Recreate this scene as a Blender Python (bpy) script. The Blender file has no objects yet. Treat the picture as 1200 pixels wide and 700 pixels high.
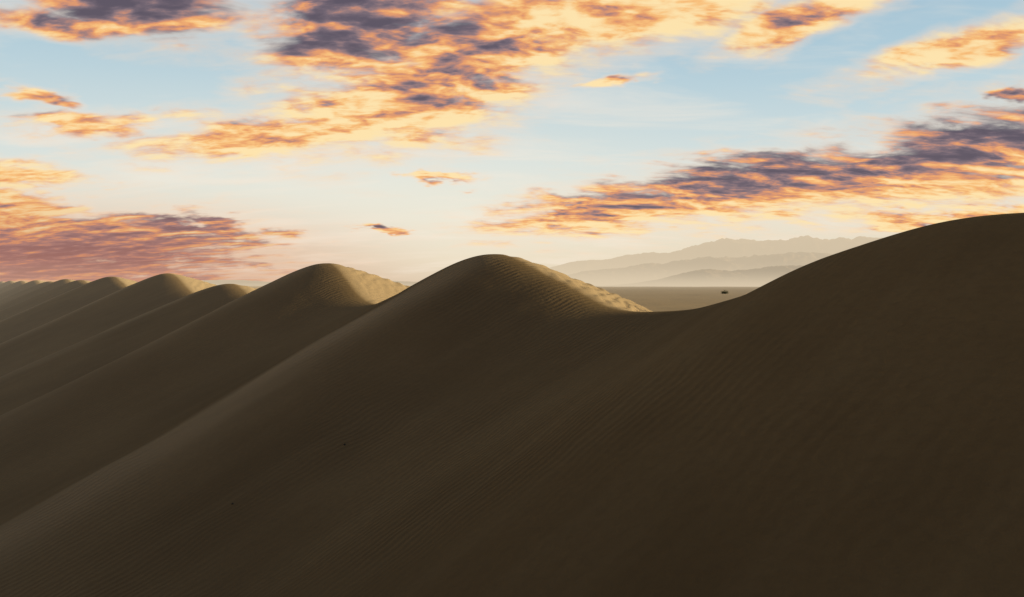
import bpy, bmesh, math, random
import numpy as np
from mathutils import Vector, noise as mnoise

scene = bpy.context.scene
scene.view_settings.view_transform = 'Standard'
scene.view_settings.look = 'None'
scene.view_settings.exposure = 0
scene.view_settings.gamma = 1

def lin(r, g, b):
    def f(c):
        c /= 255.0
        return c/12.92 if c <= 0.04045 else ((c+0.055)/1.055)**2.4
    return (f(r), f(g), f(b), 1.0)

# ------------------------------------------------------------------ node helper
class G:
    def __init__(s, nt):
        s.nt = nt
    def _set(s, sock, v):
        if isinstance(v, bpy.types.NodeSocket):
            s.nt.links.new(v, sock)
        else:
            sock.default_value = v
    def m(s, op, a, b=None, c=None, clamp=False):
        n = s.nt.nodes.new('ShaderNodeMath'); n.operation = op; n.use_clamp = clamp
        s._set(n.inputs[0], a)
        if b is not None: s._set(n.inputs[1], b)
        if c is not None: s._set(n.inputs[2], c)
        return n.outputs[0]
    def vm(s, op, a, b=None, c=None, scale=None):
        n = s.nt.nodes.new('ShaderNodeVectorMath'); n.operation = op
        s._set(n.inputs[0], a)
        if b is not None: s._set(n.inputs[1], b)
        if c is not None: s._set(n.inputs[2], c)
        if scale is not None: s._set(n.inputs['Scale'], scale)
        return n.outputs['Value'] if op in ('LENGTH', 'DOT_PRODUCT') else n.outputs[0]
    def comb(s, x, y, z):
        n = s.nt.nodes.new('ShaderNodeCombineXYZ')
        for i, v in enumerate((x, y, z)): s._set(n.inputs[i], v)
        return n.outputs[0]
    def sep(s, v):
        n = s.nt.nodes.new('ShaderNodeSeparateXYZ'); s._set(n.inputs[0], v)
        return n.outputs
    def ss(s, v, lo, hi, a=0.0, b=1.0):
        n = s.nt.nodes.new('ShaderNodeMapRange'); n.interpolation_type = 'SMOOTHSTEP'
        s._set(n.inputs[0], v)
        n.inputs[1].default_value = lo; n.inputs[2].default_value = hi
        n.inputs[3].default_value = a; n.inputs[4].default_value = b
        return n.outputs[0]
    def noise(s, v, scale, detail=4, rough=0.5, dist=0.0, lac=2.0, color=False):
        n = s.nt.nodes.new('ShaderNodeTexNoise')
        s._set(n.inputs['Vector'], v)
        n.inputs['Scale'].default_value = scale; n.inputs['Detail'].default_value = detail
        n.inputs['Roughness'].default_value = rough; n.inputs['Distortion'].default_value = dist
        n.inputs['Lacunarity'].default_value = lac
        return n.outputs[1 if color else 0]
    def mix(s, f, a, b, blend='MIX'):
        n = s.nt.nodes.new('ShaderNodeMix'); n.data_type = 'RGBA'; n.blend_type = blend
        s._set(n.inputs[0], f); s._set(n.inputs[6], a); s._set(n.inputs[7], b)
        return n.outputs[2]
    def ramp(s, f, stops, interp='LINEAR'):
        n = s.nt.nodes.new('ShaderNodeValToRGB'); cr = n.color_ramp; cr.interpolation = interp
        while len(cr.elements) < len(stops): cr.elements.new(0.5)
        for e, (p, c) in zip(cr.elements, stops):
            e.position = p; e.color = c
        s._set(n.inputs[0], f)
        return n.outputs[0]

SUN_AZ = 82.0     # degrees clockwise from +Y
SUN_EL = 13.0

# ------------------------------------------------------------------ world / sky
world = bpy.data.worlds.new("World"); scene.world = world
world.use_nodes = True
nt = world.node_tree; nt.nodes.clear(); g = G(nt)
tc = nt.nodes.new('ShaderNodeTexCoord')
D = tc.outputs['Generated']
dx, dy, dz = g.sep(D)
hyp = g.m('SQRT', g.m('ADD', g.m('MULTIPLY', dx, dx), g.m('MULTIPLY', dy, dy)))
DEG = 57.29578
az = g.m('MULTIPLY', g.m('ARCTAN2', dx, dy), DEG)
el = g.m('MULTIPLY', g.m('ARCTAN2', dz, hyp), DEG)
elp = g.m('MAXIMUM', el, 0.0)

sky = nt.nodes.new('ShaderNodeTexSky'); sky.sky_type = 'NISHITA'; sky.sun_disc = False
sky.sun_elevation = math.radians(SUN_EL); sky.sun_rotation = math.radians(SUN_AZ)
sky.air_density = 1.2; sky.dust_density = 3.0
nish = g.vm('SCALE', sky.outputs[0], scale=0.05)

grad = g.ramp(g.m('DIVIDE', elp, 90.0), [
    (0.0,   lin(224,198,164)),
    (0.022, lin(240,222,192)),
    (0.055, lin(236,233,217)),
    (0.10,  lin(214,228,229)),
    (0.16,  lin(186,213,225)),
    (0.23,  lin(158,194,216)),
    (0.38,  lin(80,104,130)),
    (1.0,   lin(48,60,80))])
gl = g.m('ADD', g.m('POWER', g.m('DIVIDE', g.m('ADD', az, 9.0), 24.0), 2.0),
         g.m('POWER', g.m('DIVIDE', g.m('SUBTRACT', el, 6.0), 8.0), 2.0))
glow = g.m('EXPONENT', g.m('MULTIPLY', gl, -1.0))
base = g.mix(g.m('MULTIPLY', glow, 0.50), grad, (1.0, 0.94, 0.78, 1))
rosy = g.m('MULTIPLY', g.ss(az, -2.0, -26.0), g.ss(el, 7.5, 0.5))
base = g.mix(g.m('MULTIPLY', rosy, 0.75), base, lin(214,154,124))
back = g.ss(dy, 0.70, -0.35)
dark = g.mix(g.m('DIVIDE', elp, 90.0, clamp=True), lin(92,82,76), lin(50,58,72))
base = g.mix(back, base, dark)
base = g.mix(0.08, base, nish)

den = g.m('ADD', g.m('MAXIMUM', dz, 0.0), 0.20)
q = g.comb(g.m('DIVIDE', dx, den), g.m('DIVIDE', dy, den), 0.0)
wc = g.vm('SUBTRACT', g.noise(q, 3.4, 4, 0.58, color=True), (0.5, 0.5, 0.5))
AE = g.vm('ADD', g.comb(az, el, 0.0), g.vm('MULTIPLY', wc, (11.0, 3.6, 0.0)))
axw, elw, _ = g.sep(AE)
cache = {}
def pvec(t):
    if t not in cache:
        c, s_ = math.cos(math.radians(t)), math.sin(math.radians(t))
        cache[t] = g.comb(g.m('ADD', g.m('MULTIPLY', axw, c), g.m('MULTIPLY', elw, s_)),
                          g.m('ADD', g.m('MULTIPLY', axw, -s_), g.m('MULTIPLY', elw, c)), 0.0)
    return cache[t]
def union(bl):
    o = None
    for a0, e0, rx, ry, t in bl:
        c, s_ = math.cos(math.radians(t)), math.sin(math.radians(t))
        p0, r0 = a0*c+e0*s_, -a0*s_+e0*c
        v = g.vm('MULTIPLY_ADD', pvec(t), (1/rx, 1/ry, 0), (-p0/rx, -r0/ry, 0))
        d = g.vm('LENGTH', v)
        o = d if o is None else g.m('MINIMUM', o, d)
    return g.m('SUBTRACT', 1.0, o)

clouds = [
 (-7.5, 14.0, 11, 4.0, 15), (-17, 11.0, 10, 1.8, 8), (-2, 18.0, 10, 4.4, 15), (-12, 18.8, 7.5, 4.0, 8),
 (11, 19.6, 11, 2.3, 8), (21, 18.7, 6, 1.5, 15), (31.5, 15.2, 7, 1.3, 8),
 (-27, 18.2, 8, 2.3, 0), (-33, 16.6, 5, 1.1, 0), (-30.5, 10.4, 3.6, 1.3, 0), (-32.6, 12.3, 1.8, 0.5, 0),
 (-35, 6.8, 5.5, 1.0, 0), (-31, 2.9, 13, 2.4, 0), (-35, 4.8, 6, 1.3, 0), (-23, 3.8, 7, 1.1, -6), (-33, 0.8, 15, 1.5, 0),
 (8, 5.5, 10.5, 1.8, 5), (18, 7.0, 12, 2.6, 5), (30, 7.9, 13, 3.2, 5), (32, 4.6, 8, 0.6, 0),
 (33.4, 11.4, 1.8, 0.5, 0), (7.6, 15.0, 2.8, 0.4, 8), (-5.6, 8.2, 2.2, 0.35, 0), (-10, 4.1, 2.8, 0.35, 0),
 (58, 12, 14, 3, 5), (-60, 14, 16, 4, 0), (10, 45, 30, 8, 8), (150, 30, 60, 9, 0),
]
cov = g.m('MAXIMUM', union(clouds), -0.9)

qs = g.vm('MULTIPLY', q, (0.50, 1.0, 1.0))
def fbm(off):
    return g.noise(g.vm('ADD', qs, off), 8.0, 6, 0.60, 0.35)
n0 = fbm((0, 0, 0))
n1 = fbm((-0.010, 0.050, 0))
dens = g.m('ADD', g.m('MULTIPLY', cov, 1.30), g.m('MULTIPLY', g.m('SUBTRACT', n0, 0.5), 2.4))
alpha = g.ss(dens, -0.30, 0.58)
diff = g.m('MULTIPLY', g.m('SUBTRACT', n0, n1), 2.3)
mott = g.ss(el, 7.0, 14.0, 0.70, 1.35)
cell = g.m('MULTIPLY', g.m('SUBTRACT', g.noise(g.vm('MULTIPLY', q, (0.62, 1.0, 1.0)), 19.0, 2, 0.55, 0.4), 0.5), mott)

warm = g.m('MAXIMUM', union([(-10,11.5,15,3.6,15),(3,16.5,8,3.6,15),(15,19.5,12,3,8),(20,4.8,22,1.8,5),
                             (-34,6,9,1.8,0),(31.5,15.2,7,1.5,8)]), -0.6)
purp = g.m('MAXIMUM', union([(-11,19.6,9,3.6,8),(-27,18.4,8,2.8,0),(16,8.6,13,2.1,5),(31,9.6,13,2.7,5),(-3,15.6,6,1.4,15),(-25,4.8,7,1.1,-6),(-31,1.8,16,1.5,0)]), -0.5)
thick = g.ss(dens, 0.45, 1.6)
s_ = g.m('ADD', g.m('ADD', 0.52, diff), cell)
s_ = g.m('ADD', s_, g.m('MULTIPLY', warm, 0.22))
s_ = g.m('SUBTRACT', s_, g.m('MULTIPLY', purp, 0.36))
s_ = g.m('SUBTRACT', s_, g.m('MULTIPLY', thick, 0.26))
s_ = g.ss(s_, -0.28, 1.02)
ccol = g.ramp(s_, [(0.0, lin(88,78,94)), (0.16, lin(112,97,110)), (0.32, lin(150,120,122)), (0.47, lin(200,138,114)),
                   (0.62, lin(234,158,102)), (0.80, lin(250,192,120)), (1.0, lin(255,228,172))])
ccol = g.mix(g.m('MULTIPLY', rosy, 0.60), ccol, lin(190,122,100))
ccol = g.mix(back, ccol, lin(66,60,66))
ccol = g.mix(g.ss(el, 22.0, 40.0), ccol, lin(80,72,80))
ccol = g.mix(g.m('MULTIPLY', g.ss(dens, 0.40, -0.2), g.m('SUBTRACT', 0.45, g.m('MULTIPLY', back, 0.45))), ccol, lin(255,210,166))
lowfade = g.ss(el, 0.0, 2.0, 0.75, 1.0)
alpha = g.m('MULTIPLY', g.m('MULTIPLY', alpha, 0.96), lowfade)
veil = g.m('MULTIPLY', g.ss(g.noise(g.vm('MULTIPLY', q, (0.8, 2.4, 1)), 1.5, 5, 0.6, 0.5), 0.46, 0.72), 0.42)
base = g.mix(veil, base, g.mix(back, lin(250,236,218), lin(80,76,78)))
fringe = g.m('MULTIPLY', g.ss(dens, -0.85, 0.0), g.m('SUBTRACT', 0.30, g.m('MULTIPLY', back, 0.30)))
base = g.mix(fringe, base, lin(250,222,196))
final = g.mix(alpha, base, ccol)
final = g.mix(g.ss(dz, 0.0, -0.02), final, lin(60,50,36))
bg = nt.nodes.new('ShaderNodeBackground'); bg.inputs[1].default_value = 1.0
nt.links.new(final, bg.inputs[0])
wo = nt.nodes.new('ShaderNodeOutputWorld'); nt.links.new(bg.outputs[0], wo.inputs[0])
world.cycles.sampling_method = 'MANUAL'; world.cycles.sample_map_resolution = 256

# ------------------------------------------------------------------ sun
sl = bpy.data.lights.new("sun", 'SUN'); sl.energy = 5.0; sl.angle = math.radians(0.6)
sl.color = (1.0, 0.79, 0.49)
sun = bpy.data.objects.new("sun", sl); scene.collection.objects.link(sun)
a, e = math.radians(SUN_AZ), math.radians(SUN_EL)
sd = Vector((math.sin(a)*math.cos(e), math.cos(a)*math.cos(e), math.sin(e)))
sun.rotation_euler = sd.to_track_quat('Z', 'Y').to_euler()

# ------------------------------------------------------------------ numpy noise
rng = np.random.RandomState(7)
PERM = rng.rand(256, 256)
def vnoise(x, y):
    xi = np.floor(x).astype(np.int64); yi = np.floor(y).astype(np.int64)
    xf = x-xi; yf = y-yi
    u = xf*xf*xf*(xf*(xf*6-15)+10); v = yf*yf*yf*(yf*(yf*6-15)+10)
    p = lambda i, j: PERM[(xi+i) & 255, (yi+j) & 255]
    return ((p(0,0)*(1-u)+p(1,0)*u)*(1-v) + (p(0,1)*(1-u)+p(1,1)*u)*v)*2-1
def fbmn(x, y, o=4):
    s = 0; a = 1; f = 1
    for k in range(o):
        s = s + a*vnoise(x*f+17.3*k, y*f-9.1*k); a *= 0.5; f *= 2.03
    return s

def pchip(xk, yk, x):
    xk = np.array(xk, float); yk = np.array(yk, float)
    h = np.diff(xk); d = np.diff(yk)/h
    m = np.zeros_like(yk)
    for i in range(1, len(xk)-1):
        if d[i-1]*d[i] > 0:
            w1 = 2*h[i]+h[i-1]; w2 = h[i]+2*h[i-1]
            m[i] = (w1+w2)/(w1/d[i-1]+w2/d[i])
    x = np.clip(x, xk[0], xk[-1])
    i = np.clip(np.searchsorted(xk, x)-1, 0, len(xk)-2)
    t = (x-xk[i])/h[i]
    return ((1+2*t)*(1-t)**2*yk[i] + t*(1-t)**2*h[i]*m[i] + t*t*(3-2*t)*yk[i+1] + t*t*(t-1)*h[i]*m[i+1])

# crest of the dune chain: x, y, z (metres, camera height = 0)
crest = [(170,-170,3),(130,-110,-2),(90,-35,5),(66,5,-1.5),(48,34,3.6),
 (34.2,53,4.95),(28.1,61,2.7),(23.3,72,-1.1),(18.8,86,-3.1),(14.3,92,-3.4),(6.1,106,0.7),(-3.4,118,4.9),
 (-13.5,126,0.9),(-25.8,140,-3.8),(-41.9,165,4.76),(-56,182,-2.4),(-66,195,-4.4),(-87.5,230,0.2),(-108,260,-6),
 (-144.8,310,4.65),(-168,337,-5.5),(-227.7,420,4.4),(-252,455,-6),(-318,546,3.2),(-345,585,-3),(-385,640,4.6),(-415,690,-6),
 (-500,800,3.2),(-530,840,-6),(-598,930,5.4),(-652,1002,-7),(-762,1150,5.6),(-840,1260,-7),(-983,1450,7.5),
 (-1127,1650,-7),(-1311,1900,8),(-1600,2300,-6),(-1960,2800,8),(-2400,3400,-2),(-3600,5000,-10)]
crest = np.array(crest, float)
UD = np.array([-0.582, 0.813]); VD = np.array([-0.813, -0.582])
O = np.array([34.2, 53.0])
cu = (crest[:, :2]-O) @ UD; cv = (crest[:, :2]-O) @ VD; cz = crest[:, 2]
pk = [k for k in range(1, len(cz)-1) if cz[k] > cz[k-1] and cz[k] > cz[k+1]]
pu_ = cu[pk]

def smax(a, b, k):
    h = np.clip(0.5+0.5*(a-b)/k, 0, 1)
    return b*(1-h)+a*h + k*h*(1-h)

def spur(u):
    """asymmetric spur profile between successive peaks: 0 on the spur ridge, -1 in the hollow"""
    i = np.clip(np.searchsorted(pu_, u)-1, 0, len(pu_)-2)
    L = pu_[i+1]-pu_[i]
    t = np.clip((u-pu_[i])/L, 0, 1)
    w = 0.26
    down = t/w; down = down*down*(3-2*down)*0.5+0.5*np.sin(np.clip(down, 0, 1)*np.pi/2)
    up = (t-w)/(1-w)
    f = np.where(t < w, -down, -(0.5+0.5*np.cos(np.pi*np.clip(up, 0, 1)**0.85))*0.75-0.25*(1-np.clip(up, 0, 1)))
    return f, L, t

def height(x, y, want_attr=False):
    px = x-O[0]; py = y-O[1]
    u = px*UD[0]+py*UD[1]; v = px*VD[0]+py*VD[1]
    vv = v - pchip(cu, cv, u)
    vv = vv + fbmn(u/22.0+40, v*0+3.0, 3)*0.35
    vp = np.maximum(vv, 0); vn = np.maximum(-vv, 0)
    wob = fbmn(u/45.0, v/45.0, 3)*3.4
    uu = u + wob*(1-np.exp(-np.abs(vv)/25))
    C = pchip(cu, cz, uu)
    for o in (-1.8, 1.8):
        C = C + pchip(cu, cz, uu+o)
    C = C/3
    r = 4.2
    Sp = 0.46*(np.sqrt(vp*vp+r*r)-r)
    Sn = 0.27*(np.sqrt(vn*vn+9)-3) + 0.0010*vn*vn
    f, L, t = spur(uu)
    east = np.clip((uu-34)/34, 0, 1); east = east*east*(3-2*east)
    amp = np.clip(np.interp(uu, [70, 150, 320, 600], [3.6, 4.2, 6.0, 6.5]), 2.5, 6.5)*(1-np.exp(-vp/16))*np.exp(-vp/170)
    zp = -0.6 + (C+0.6)*np.exp(-vp/50) - Sp + amp*(f*east+0.35)
    zp = zp - 2.2*np.exp(-((uu-34)/20)**2)*(1-np.exp(-vp/18))*np.exp(-vp/60)
    zn = C - Sn
    z = np.where(vv > 0, zp, zn)
    z = z + fbmn(x/19.0, y/19.0, 4)*0.18*(1-np.exp(-np.abs(vv)/6))
    tz = z + 0.8*fbmn(x/12.0, y/12.0, 4)
    fade = (1-np.exp(-vn/1.5))
    z = z + np.where(vv < 0, 0.12*np.sin(tz*2*np.pi/0.95)*fade, 0)
    plain = -12 + 0.9*fbmn(x/210.0, y/120.0, 4) + 0.25*fbmn(x/30., y/18., 3)
    valley = -36 + 1.2*fbmn(x/90.0, y/90.0, 3)
    z = np.where(vv > 0, smax(z, valley, 10.0), smax(z, plain, 3.0))
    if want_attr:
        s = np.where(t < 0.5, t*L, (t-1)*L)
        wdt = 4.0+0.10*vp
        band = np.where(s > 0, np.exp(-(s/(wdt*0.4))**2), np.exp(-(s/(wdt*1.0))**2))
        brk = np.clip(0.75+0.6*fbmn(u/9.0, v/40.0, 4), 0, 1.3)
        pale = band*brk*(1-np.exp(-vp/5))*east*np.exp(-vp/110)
        pale = np.where(vv > 0, pale, 1-np.exp(-vn/1.0))  # side beyond the crest paled to look more sunlit, painted into sand colour
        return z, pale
    return z

# ------------------------------------------------------------------ terrain sheet
af = np.radians(np.arange(-48, 48, 0.09))
ab = np.radians(np.arange(48, 312, 1.0))
ang = np.concatenate([af, ab])
rad = np.concatenate([[0.5], np.geomspace(6, 1000, 600), np.geomspace(1030, 45000, 120)])
A, R = np.meshgrid(ang, rad)
X = R*np.sin(A); Y = R*np.cos(A)
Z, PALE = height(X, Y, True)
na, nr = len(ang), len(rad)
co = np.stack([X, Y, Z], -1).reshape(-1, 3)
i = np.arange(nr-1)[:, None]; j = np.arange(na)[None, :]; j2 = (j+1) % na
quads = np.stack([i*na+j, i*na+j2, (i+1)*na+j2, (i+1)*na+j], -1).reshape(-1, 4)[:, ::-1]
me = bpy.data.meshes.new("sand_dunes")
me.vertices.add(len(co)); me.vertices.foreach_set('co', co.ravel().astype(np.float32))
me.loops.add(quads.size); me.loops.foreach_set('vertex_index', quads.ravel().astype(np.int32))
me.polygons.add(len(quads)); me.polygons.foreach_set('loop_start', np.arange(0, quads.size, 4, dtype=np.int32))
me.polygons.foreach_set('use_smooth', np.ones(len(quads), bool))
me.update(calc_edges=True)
at = me.attributes.new("loose_and_sunlit_sand", 'FLOAT', 'POINT')
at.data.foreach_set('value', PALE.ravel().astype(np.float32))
dunes = bpy.data.objects.new("sand_dunes", me); scene.collection.objects.link(dunes)

# ------------------------------------------------------------------ materials
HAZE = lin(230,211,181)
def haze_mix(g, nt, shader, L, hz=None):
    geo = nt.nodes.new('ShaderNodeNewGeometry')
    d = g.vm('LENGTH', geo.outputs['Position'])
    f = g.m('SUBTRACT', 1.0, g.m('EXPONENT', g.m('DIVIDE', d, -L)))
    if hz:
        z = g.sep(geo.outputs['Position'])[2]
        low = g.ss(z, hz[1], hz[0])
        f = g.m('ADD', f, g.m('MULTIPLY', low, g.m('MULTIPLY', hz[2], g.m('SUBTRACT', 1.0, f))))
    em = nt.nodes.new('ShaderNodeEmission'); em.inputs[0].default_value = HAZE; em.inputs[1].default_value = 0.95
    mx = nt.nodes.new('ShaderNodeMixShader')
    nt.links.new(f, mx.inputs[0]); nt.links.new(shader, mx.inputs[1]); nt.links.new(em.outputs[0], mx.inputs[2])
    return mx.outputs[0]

mat = bpy.data.materials.new("sand"); mat.use_nodes = True
nt = mat.node_tree; nt.nodes.clear(); g = G(nt)
geo = nt.nodes.new('ShaderNodeNewGeometry'); P = geo.outputs['Position']
pu = g.vm('DOT_PRODUCT', P, (UD[0], UD[1], 0)); pv = g.vm('DOT_PRODUCT', P, (VD[0], VD[1], 0))
big = g.noise(P, 0.028, 4, 0.55)
fine = g.noise(P, 1.6, 3, 0.6)
streak = g.noise(g.comb(g.m('MULTIPLY', pu, 0.25), g.m('MULTIPLY', pv, 0.03), 0.0), 1.0, 3, 0.55)
col = g.mix(g.ss(big, 0.3, 0.7), (0.235,0.163,0.075,1), (0.34,0.243,0.115,1))
col = g.mix(g.m('MULTIPLY', g.ss(streak, 0.4, 0.75), 0.25), col, (0.40,0.30,0.15,1))
col = g.mix(g.m('MULTIPLY', g.ss(fine, 0.35, 0.7), 0.25), col, (0.20,0.14,0.07,1))
wn = g.noise(P, 0.14, 2, 0.5, color=True)
wv = g.vm('ADD', g.comb(pu, g.m('MULTIPLY', pv, 0.28), 0.0), g.vm('SCALE', wn, scale=3.0))
w = nt.nodes.new('ShaderNodeTexWave'); w.wave_type = 'BANDS'; w.bands_direction = 'X'
w.inputs['Scale'].default_value = 0.34; w.inputs['Distortion'].default_value = 2.4
w.inputs['Detail'].default_value = 2; w.inputs['Detail Scale'].default_value = 1.2
nt.links.new(wv, w.inputs['Vector'])
ramp_amt = g.m('MULTIPLY', g.ss(g.noise(P, 0.035, 1, 0.5), 0.36, 0.60, 0.15, 1.0), g.ss(pu, 5.0, 40.0, 0.15, 1.0))
col = g.mix(g.m('MULTIPLY', g.m('MULTIPLY', ramp_amt, g.m('SUBTRACT', 1.0, w.outputs['Fac'])), 0.20), col, (0.14,0.095,0.05,1))
atn = nt.nodes.new('ShaderNodeAttribute'); atn.attribute_name = "loose_and_sunlit_sand"
col = g.mix(g.m('MULTIPLY', atn.outputs['Fac'], 0.85, clamp=True), col, (0.66,0.52,0.31,1))  # pale wind-blown streaks on spurs, plus painted sunlit tone beyond the crest
hgt = g.m('ADD', g.m('MULTIPLY', g.m('MULTIPLY', w.outputs['Fac'], ramp_amt), 0.065),
          g.m('MULTIPLY', fine, 0.06))
bump = nt.nodes.new('ShaderNodeBump'); bump.inputs['Strength'].default_value = 1.0; bump.inputs['Distance'].default_value = 1.0
nt.links.new(hgt, bump.inputs['Height'])
bs = nt.nodes.new('ShaderNodeBsdfDiffuse'); bs.inputs['Roughness'].default_value = 0.6
nt.links.new(col, bs.inputs['Color']); nt.links.new(bump.outputs[0], bs.inputs['Normal'])
out = nt.nodes.new('ShaderNodeOutputMaterial')
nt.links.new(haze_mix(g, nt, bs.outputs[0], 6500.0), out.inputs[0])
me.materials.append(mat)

# ------------------------------------------------------------------ distant hills
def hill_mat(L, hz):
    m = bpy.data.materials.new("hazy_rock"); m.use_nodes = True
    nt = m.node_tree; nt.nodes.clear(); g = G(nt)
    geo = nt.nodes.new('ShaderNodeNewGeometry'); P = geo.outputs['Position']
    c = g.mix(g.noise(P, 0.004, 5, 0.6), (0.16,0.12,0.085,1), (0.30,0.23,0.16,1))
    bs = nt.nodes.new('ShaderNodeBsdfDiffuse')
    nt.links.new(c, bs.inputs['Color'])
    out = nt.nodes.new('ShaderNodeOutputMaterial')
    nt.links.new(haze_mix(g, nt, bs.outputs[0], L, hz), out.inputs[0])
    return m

def hill_range(name, dist, az0, az1, knots, depth, seed, L, hz, rough=0.16):
    """knots: (azimuth deg, skyline height m)"""
    na, nd = 560, 70
    th = np.radians(np.linspace(az0, az1, na)); dd = np.linspace(-1, 1, nd)
    T, DD = np.meshgrid(th, dd)
    Rr = dist+DD*depth
    x = Rr*np.sin(T); y = Rr*np.cos(T)
    kx = [k[0] for k in knots]; ky = [k[1] for k in knots]
    env = np.interp(np.degrees(T), kx, ky)
    for o in (-1.2, -0.6, 0.6, 1.2):
        env = env + np.interp(np.degrees(T)+o, kx, ky)
    env /= 5
    sc = dist*0.045
    n = fbmn(x/sc+seed, y/sc-seed, 6)
    rid = 0.55-np.abs(n)
    prof = np.maximum(0, 1-DD**2)**1.1
    z = env*prof*(1+rid*rough*1.6) + env*prof*fbmn(x/(sc*0.2), y/(sc*0.2)+seed, 4)*rough*0.16
    z = -16 + z
    me = bpy.data.meshes.new(name)
    vs = np.stack([x, y, z], -1).reshape(-1, 3).tolist()
    fs = [(r*na+c, r*na+c+1, (r+1)*na+c+1, (r+1)*na+c) for r in range(nd-1) for c in range(na-1)]
    me.from_pydata(vs, [], fs); me.polygons.foreach_set('use_smooth', [True]*len(fs)); me.update()
    me.materials.append(hill_mat(L, hz))
    ob = bpy.data.objects.new(name, me); scene.collection.objects.link(ob)
    return ob
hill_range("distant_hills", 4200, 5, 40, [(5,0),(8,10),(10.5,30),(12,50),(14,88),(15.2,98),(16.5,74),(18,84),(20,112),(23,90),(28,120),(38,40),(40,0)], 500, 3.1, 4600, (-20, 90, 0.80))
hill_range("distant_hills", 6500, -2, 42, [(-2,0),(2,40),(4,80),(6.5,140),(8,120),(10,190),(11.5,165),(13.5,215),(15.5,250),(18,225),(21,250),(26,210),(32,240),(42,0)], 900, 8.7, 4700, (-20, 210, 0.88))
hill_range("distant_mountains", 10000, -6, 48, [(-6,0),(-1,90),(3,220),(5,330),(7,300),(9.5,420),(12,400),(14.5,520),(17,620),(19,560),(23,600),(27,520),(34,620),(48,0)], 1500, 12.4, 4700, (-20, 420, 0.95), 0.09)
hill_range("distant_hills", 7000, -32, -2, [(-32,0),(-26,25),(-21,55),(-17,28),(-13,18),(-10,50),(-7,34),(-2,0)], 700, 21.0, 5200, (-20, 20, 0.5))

# ------------------------------------------------------------------ desert shrub on the plain
def mat_simple(name, c1, c2, sc):
    m = bpy.data.materials.new(name); m.use_nodes = True
    nt = m.node_tree; g = G(nt); bs = nt.nodes['Principled BSDF']
    geo = nt.nodes.new('ShaderNodeNewGeometry')
    nt.links.new(g.mix(g.noise(geo.outputs['Position'], sc, 4), c1, c2), bs.inputs['Base Color'])
    bs.inputs['Roughness'].default_value = 0.9
    return m
bark = mat_simple("bark", (0.07,0.05,0.035,1), (0.13,0.10,0.07,1), 4)
leaf = mat_simple("leaves", (0.07,0.08,0.035,1), (0.13,0.13,0.07,1), 0.9)

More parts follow.
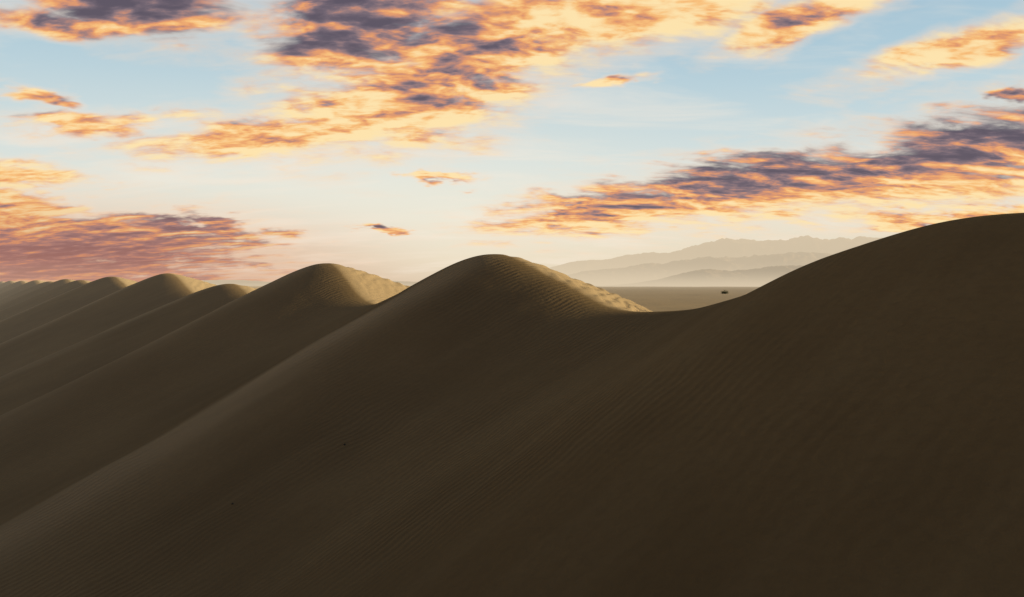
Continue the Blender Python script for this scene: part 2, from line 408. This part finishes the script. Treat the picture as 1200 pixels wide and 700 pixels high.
def limb(V, F, p0, p1, r0, r1, n=7):
    ax = (p1-p0).normalized(); s1 = ax.orthogonal().normalized(); s2 = ax.cross(s1)
    b = len(V)
    for p, r in ((p0, r0), (p1, r1)):
        for k in range(n):
            t = 2*math.pi*k/n; V.append(p+(s1*math.cos(t)+s2*math.sin(t))*r)
    for k in range(n):
        F.append((b+k, b+(k+1) % n, b+n+(k+1) % n, b+n+k))
def shrub(name, x, y, h, seed):
    rnd = random.Random(seed)
    V, F = [], []; tips = []
    root = Vector((0, 0, -0.3))
    for k in range(9):
        t = 2*math.pi*k/9+rnd.uniform(-.3, .3); s = rnd.uniform(.4, 1.4)
        p1 = root+Vector((math.cos(t)*h*0.35*s, math.sin(t)*h*0.35*s, h*rnd.uniform(.25, .5)))
        limb(V, F, root, p1, h*0.035, h*0.02)
        for _ in range(3):
            p2 = p1+Vector((rnd.uniform(-.3, .3)*h+math.cos(t)*h*.15, rnd.uniform(-.3, .3)*h+math.sin(t)*h*.15, h*rnd.uniform(-.25, .35)))
            limb(V, F, p1, p2, h*0.018, h*0.006); tips.append(p2); tips.append(p1.lerp(p2, .5)); tips.append(p1*0.55)
    me = bpy.data.meshes.new("trunk"); me.from_pydata(V, [], F); me.materials.append(bark)
    V, F = [], []
    for p in tips:
        for _ in range(100):
            c = p+Vector([rnd.gauss(0, h*0.10) for _ in range(3)])
            if c.z < 0.02: continue
            a1 = Vector([rnd.gauss(0, 1) for _ in range(3)]).normalized(); a2 = a1.orthogonal().normalized()
            s = h*rnd.uniform(.015, .035); b = len(V)
            V += [c-a1*s, c+a2*s*.5, c+a1*s, c-a2*s*.5]; F.append((b, b+1, b+2, b+3))
    ml = bpy.data.meshes.new("foliage"); ml.from_pydata(V, [], F); ml.materials.append(leaf)
    e = bpy.data.objects.new(name, None); scene.collection.objects.link(e)
    z = float(height(np.array([x], float), np.array([y], float))[0])
    e.location = (x, y, z)
    for nm, m in (("trunk", me), ("foliage", ml)):
        o = bpy.data.objects.new(nm, m); scene.collection.objects.link(o); o.parent = e
shrub("desert_shrub", 275, 955, 6.5, 4)

# small stones on the flank
rock = mat_simple("rock", (0.035,0.03,0.025,1), (0.08,0.065,0.05,1), 8)
def ground_hit(azd, eld):
    t = np.linspace(15, 400, 8000); a = math.radians(azd); e = math.radians(eld)
    x = t*math.sin(a); y = t*math.cos(a); z = t*math.tan(e)
    h = height(x, y); k = int(np.argmax(h > z)); return x[k], y[k], h[k]
for k, (a_, e_, s) in enumerate([(-12.8, -12.0, .12), (-20.8, -15.6, .10)]):
    x, y, z = ground_hit(a_, e_)
    bm = bmesh.new(); bmesh.ops.create_icosphere(bm, subdivisions=3, radius=s)
    for v in bm.verts:
        n = mnoise.noise(v.co*(2.2/s)*0.5+Vector((k*5, 1, 2)))
        v.co *= 1+0.45*n; v.co.z *= 0.65
    m = bpy.data.meshes.new("stone"); bm.to_mesh(m); bm.free(); m.materials.append(rock)
    o = bpy.data.objects.new("stone", m); o.location = (x, y, z+s*0.25); scene.collection.objects.link(o)

# ------------------------------------------------------------------ camera
cd = bpy.data.cameras.new("camera"); cd.lens = 26; cd.sensor_width = 36
cd.clip_start = 0.1; cd.clip_end = 80000
cam = bpy.data.objects.new("camera", cd); scene.collection.objects.link(cam)
cam.location = (0, 0, 0); cam.rotation_euler = (math.radians(90-1.1), 0, 0)
scene.camera = cam
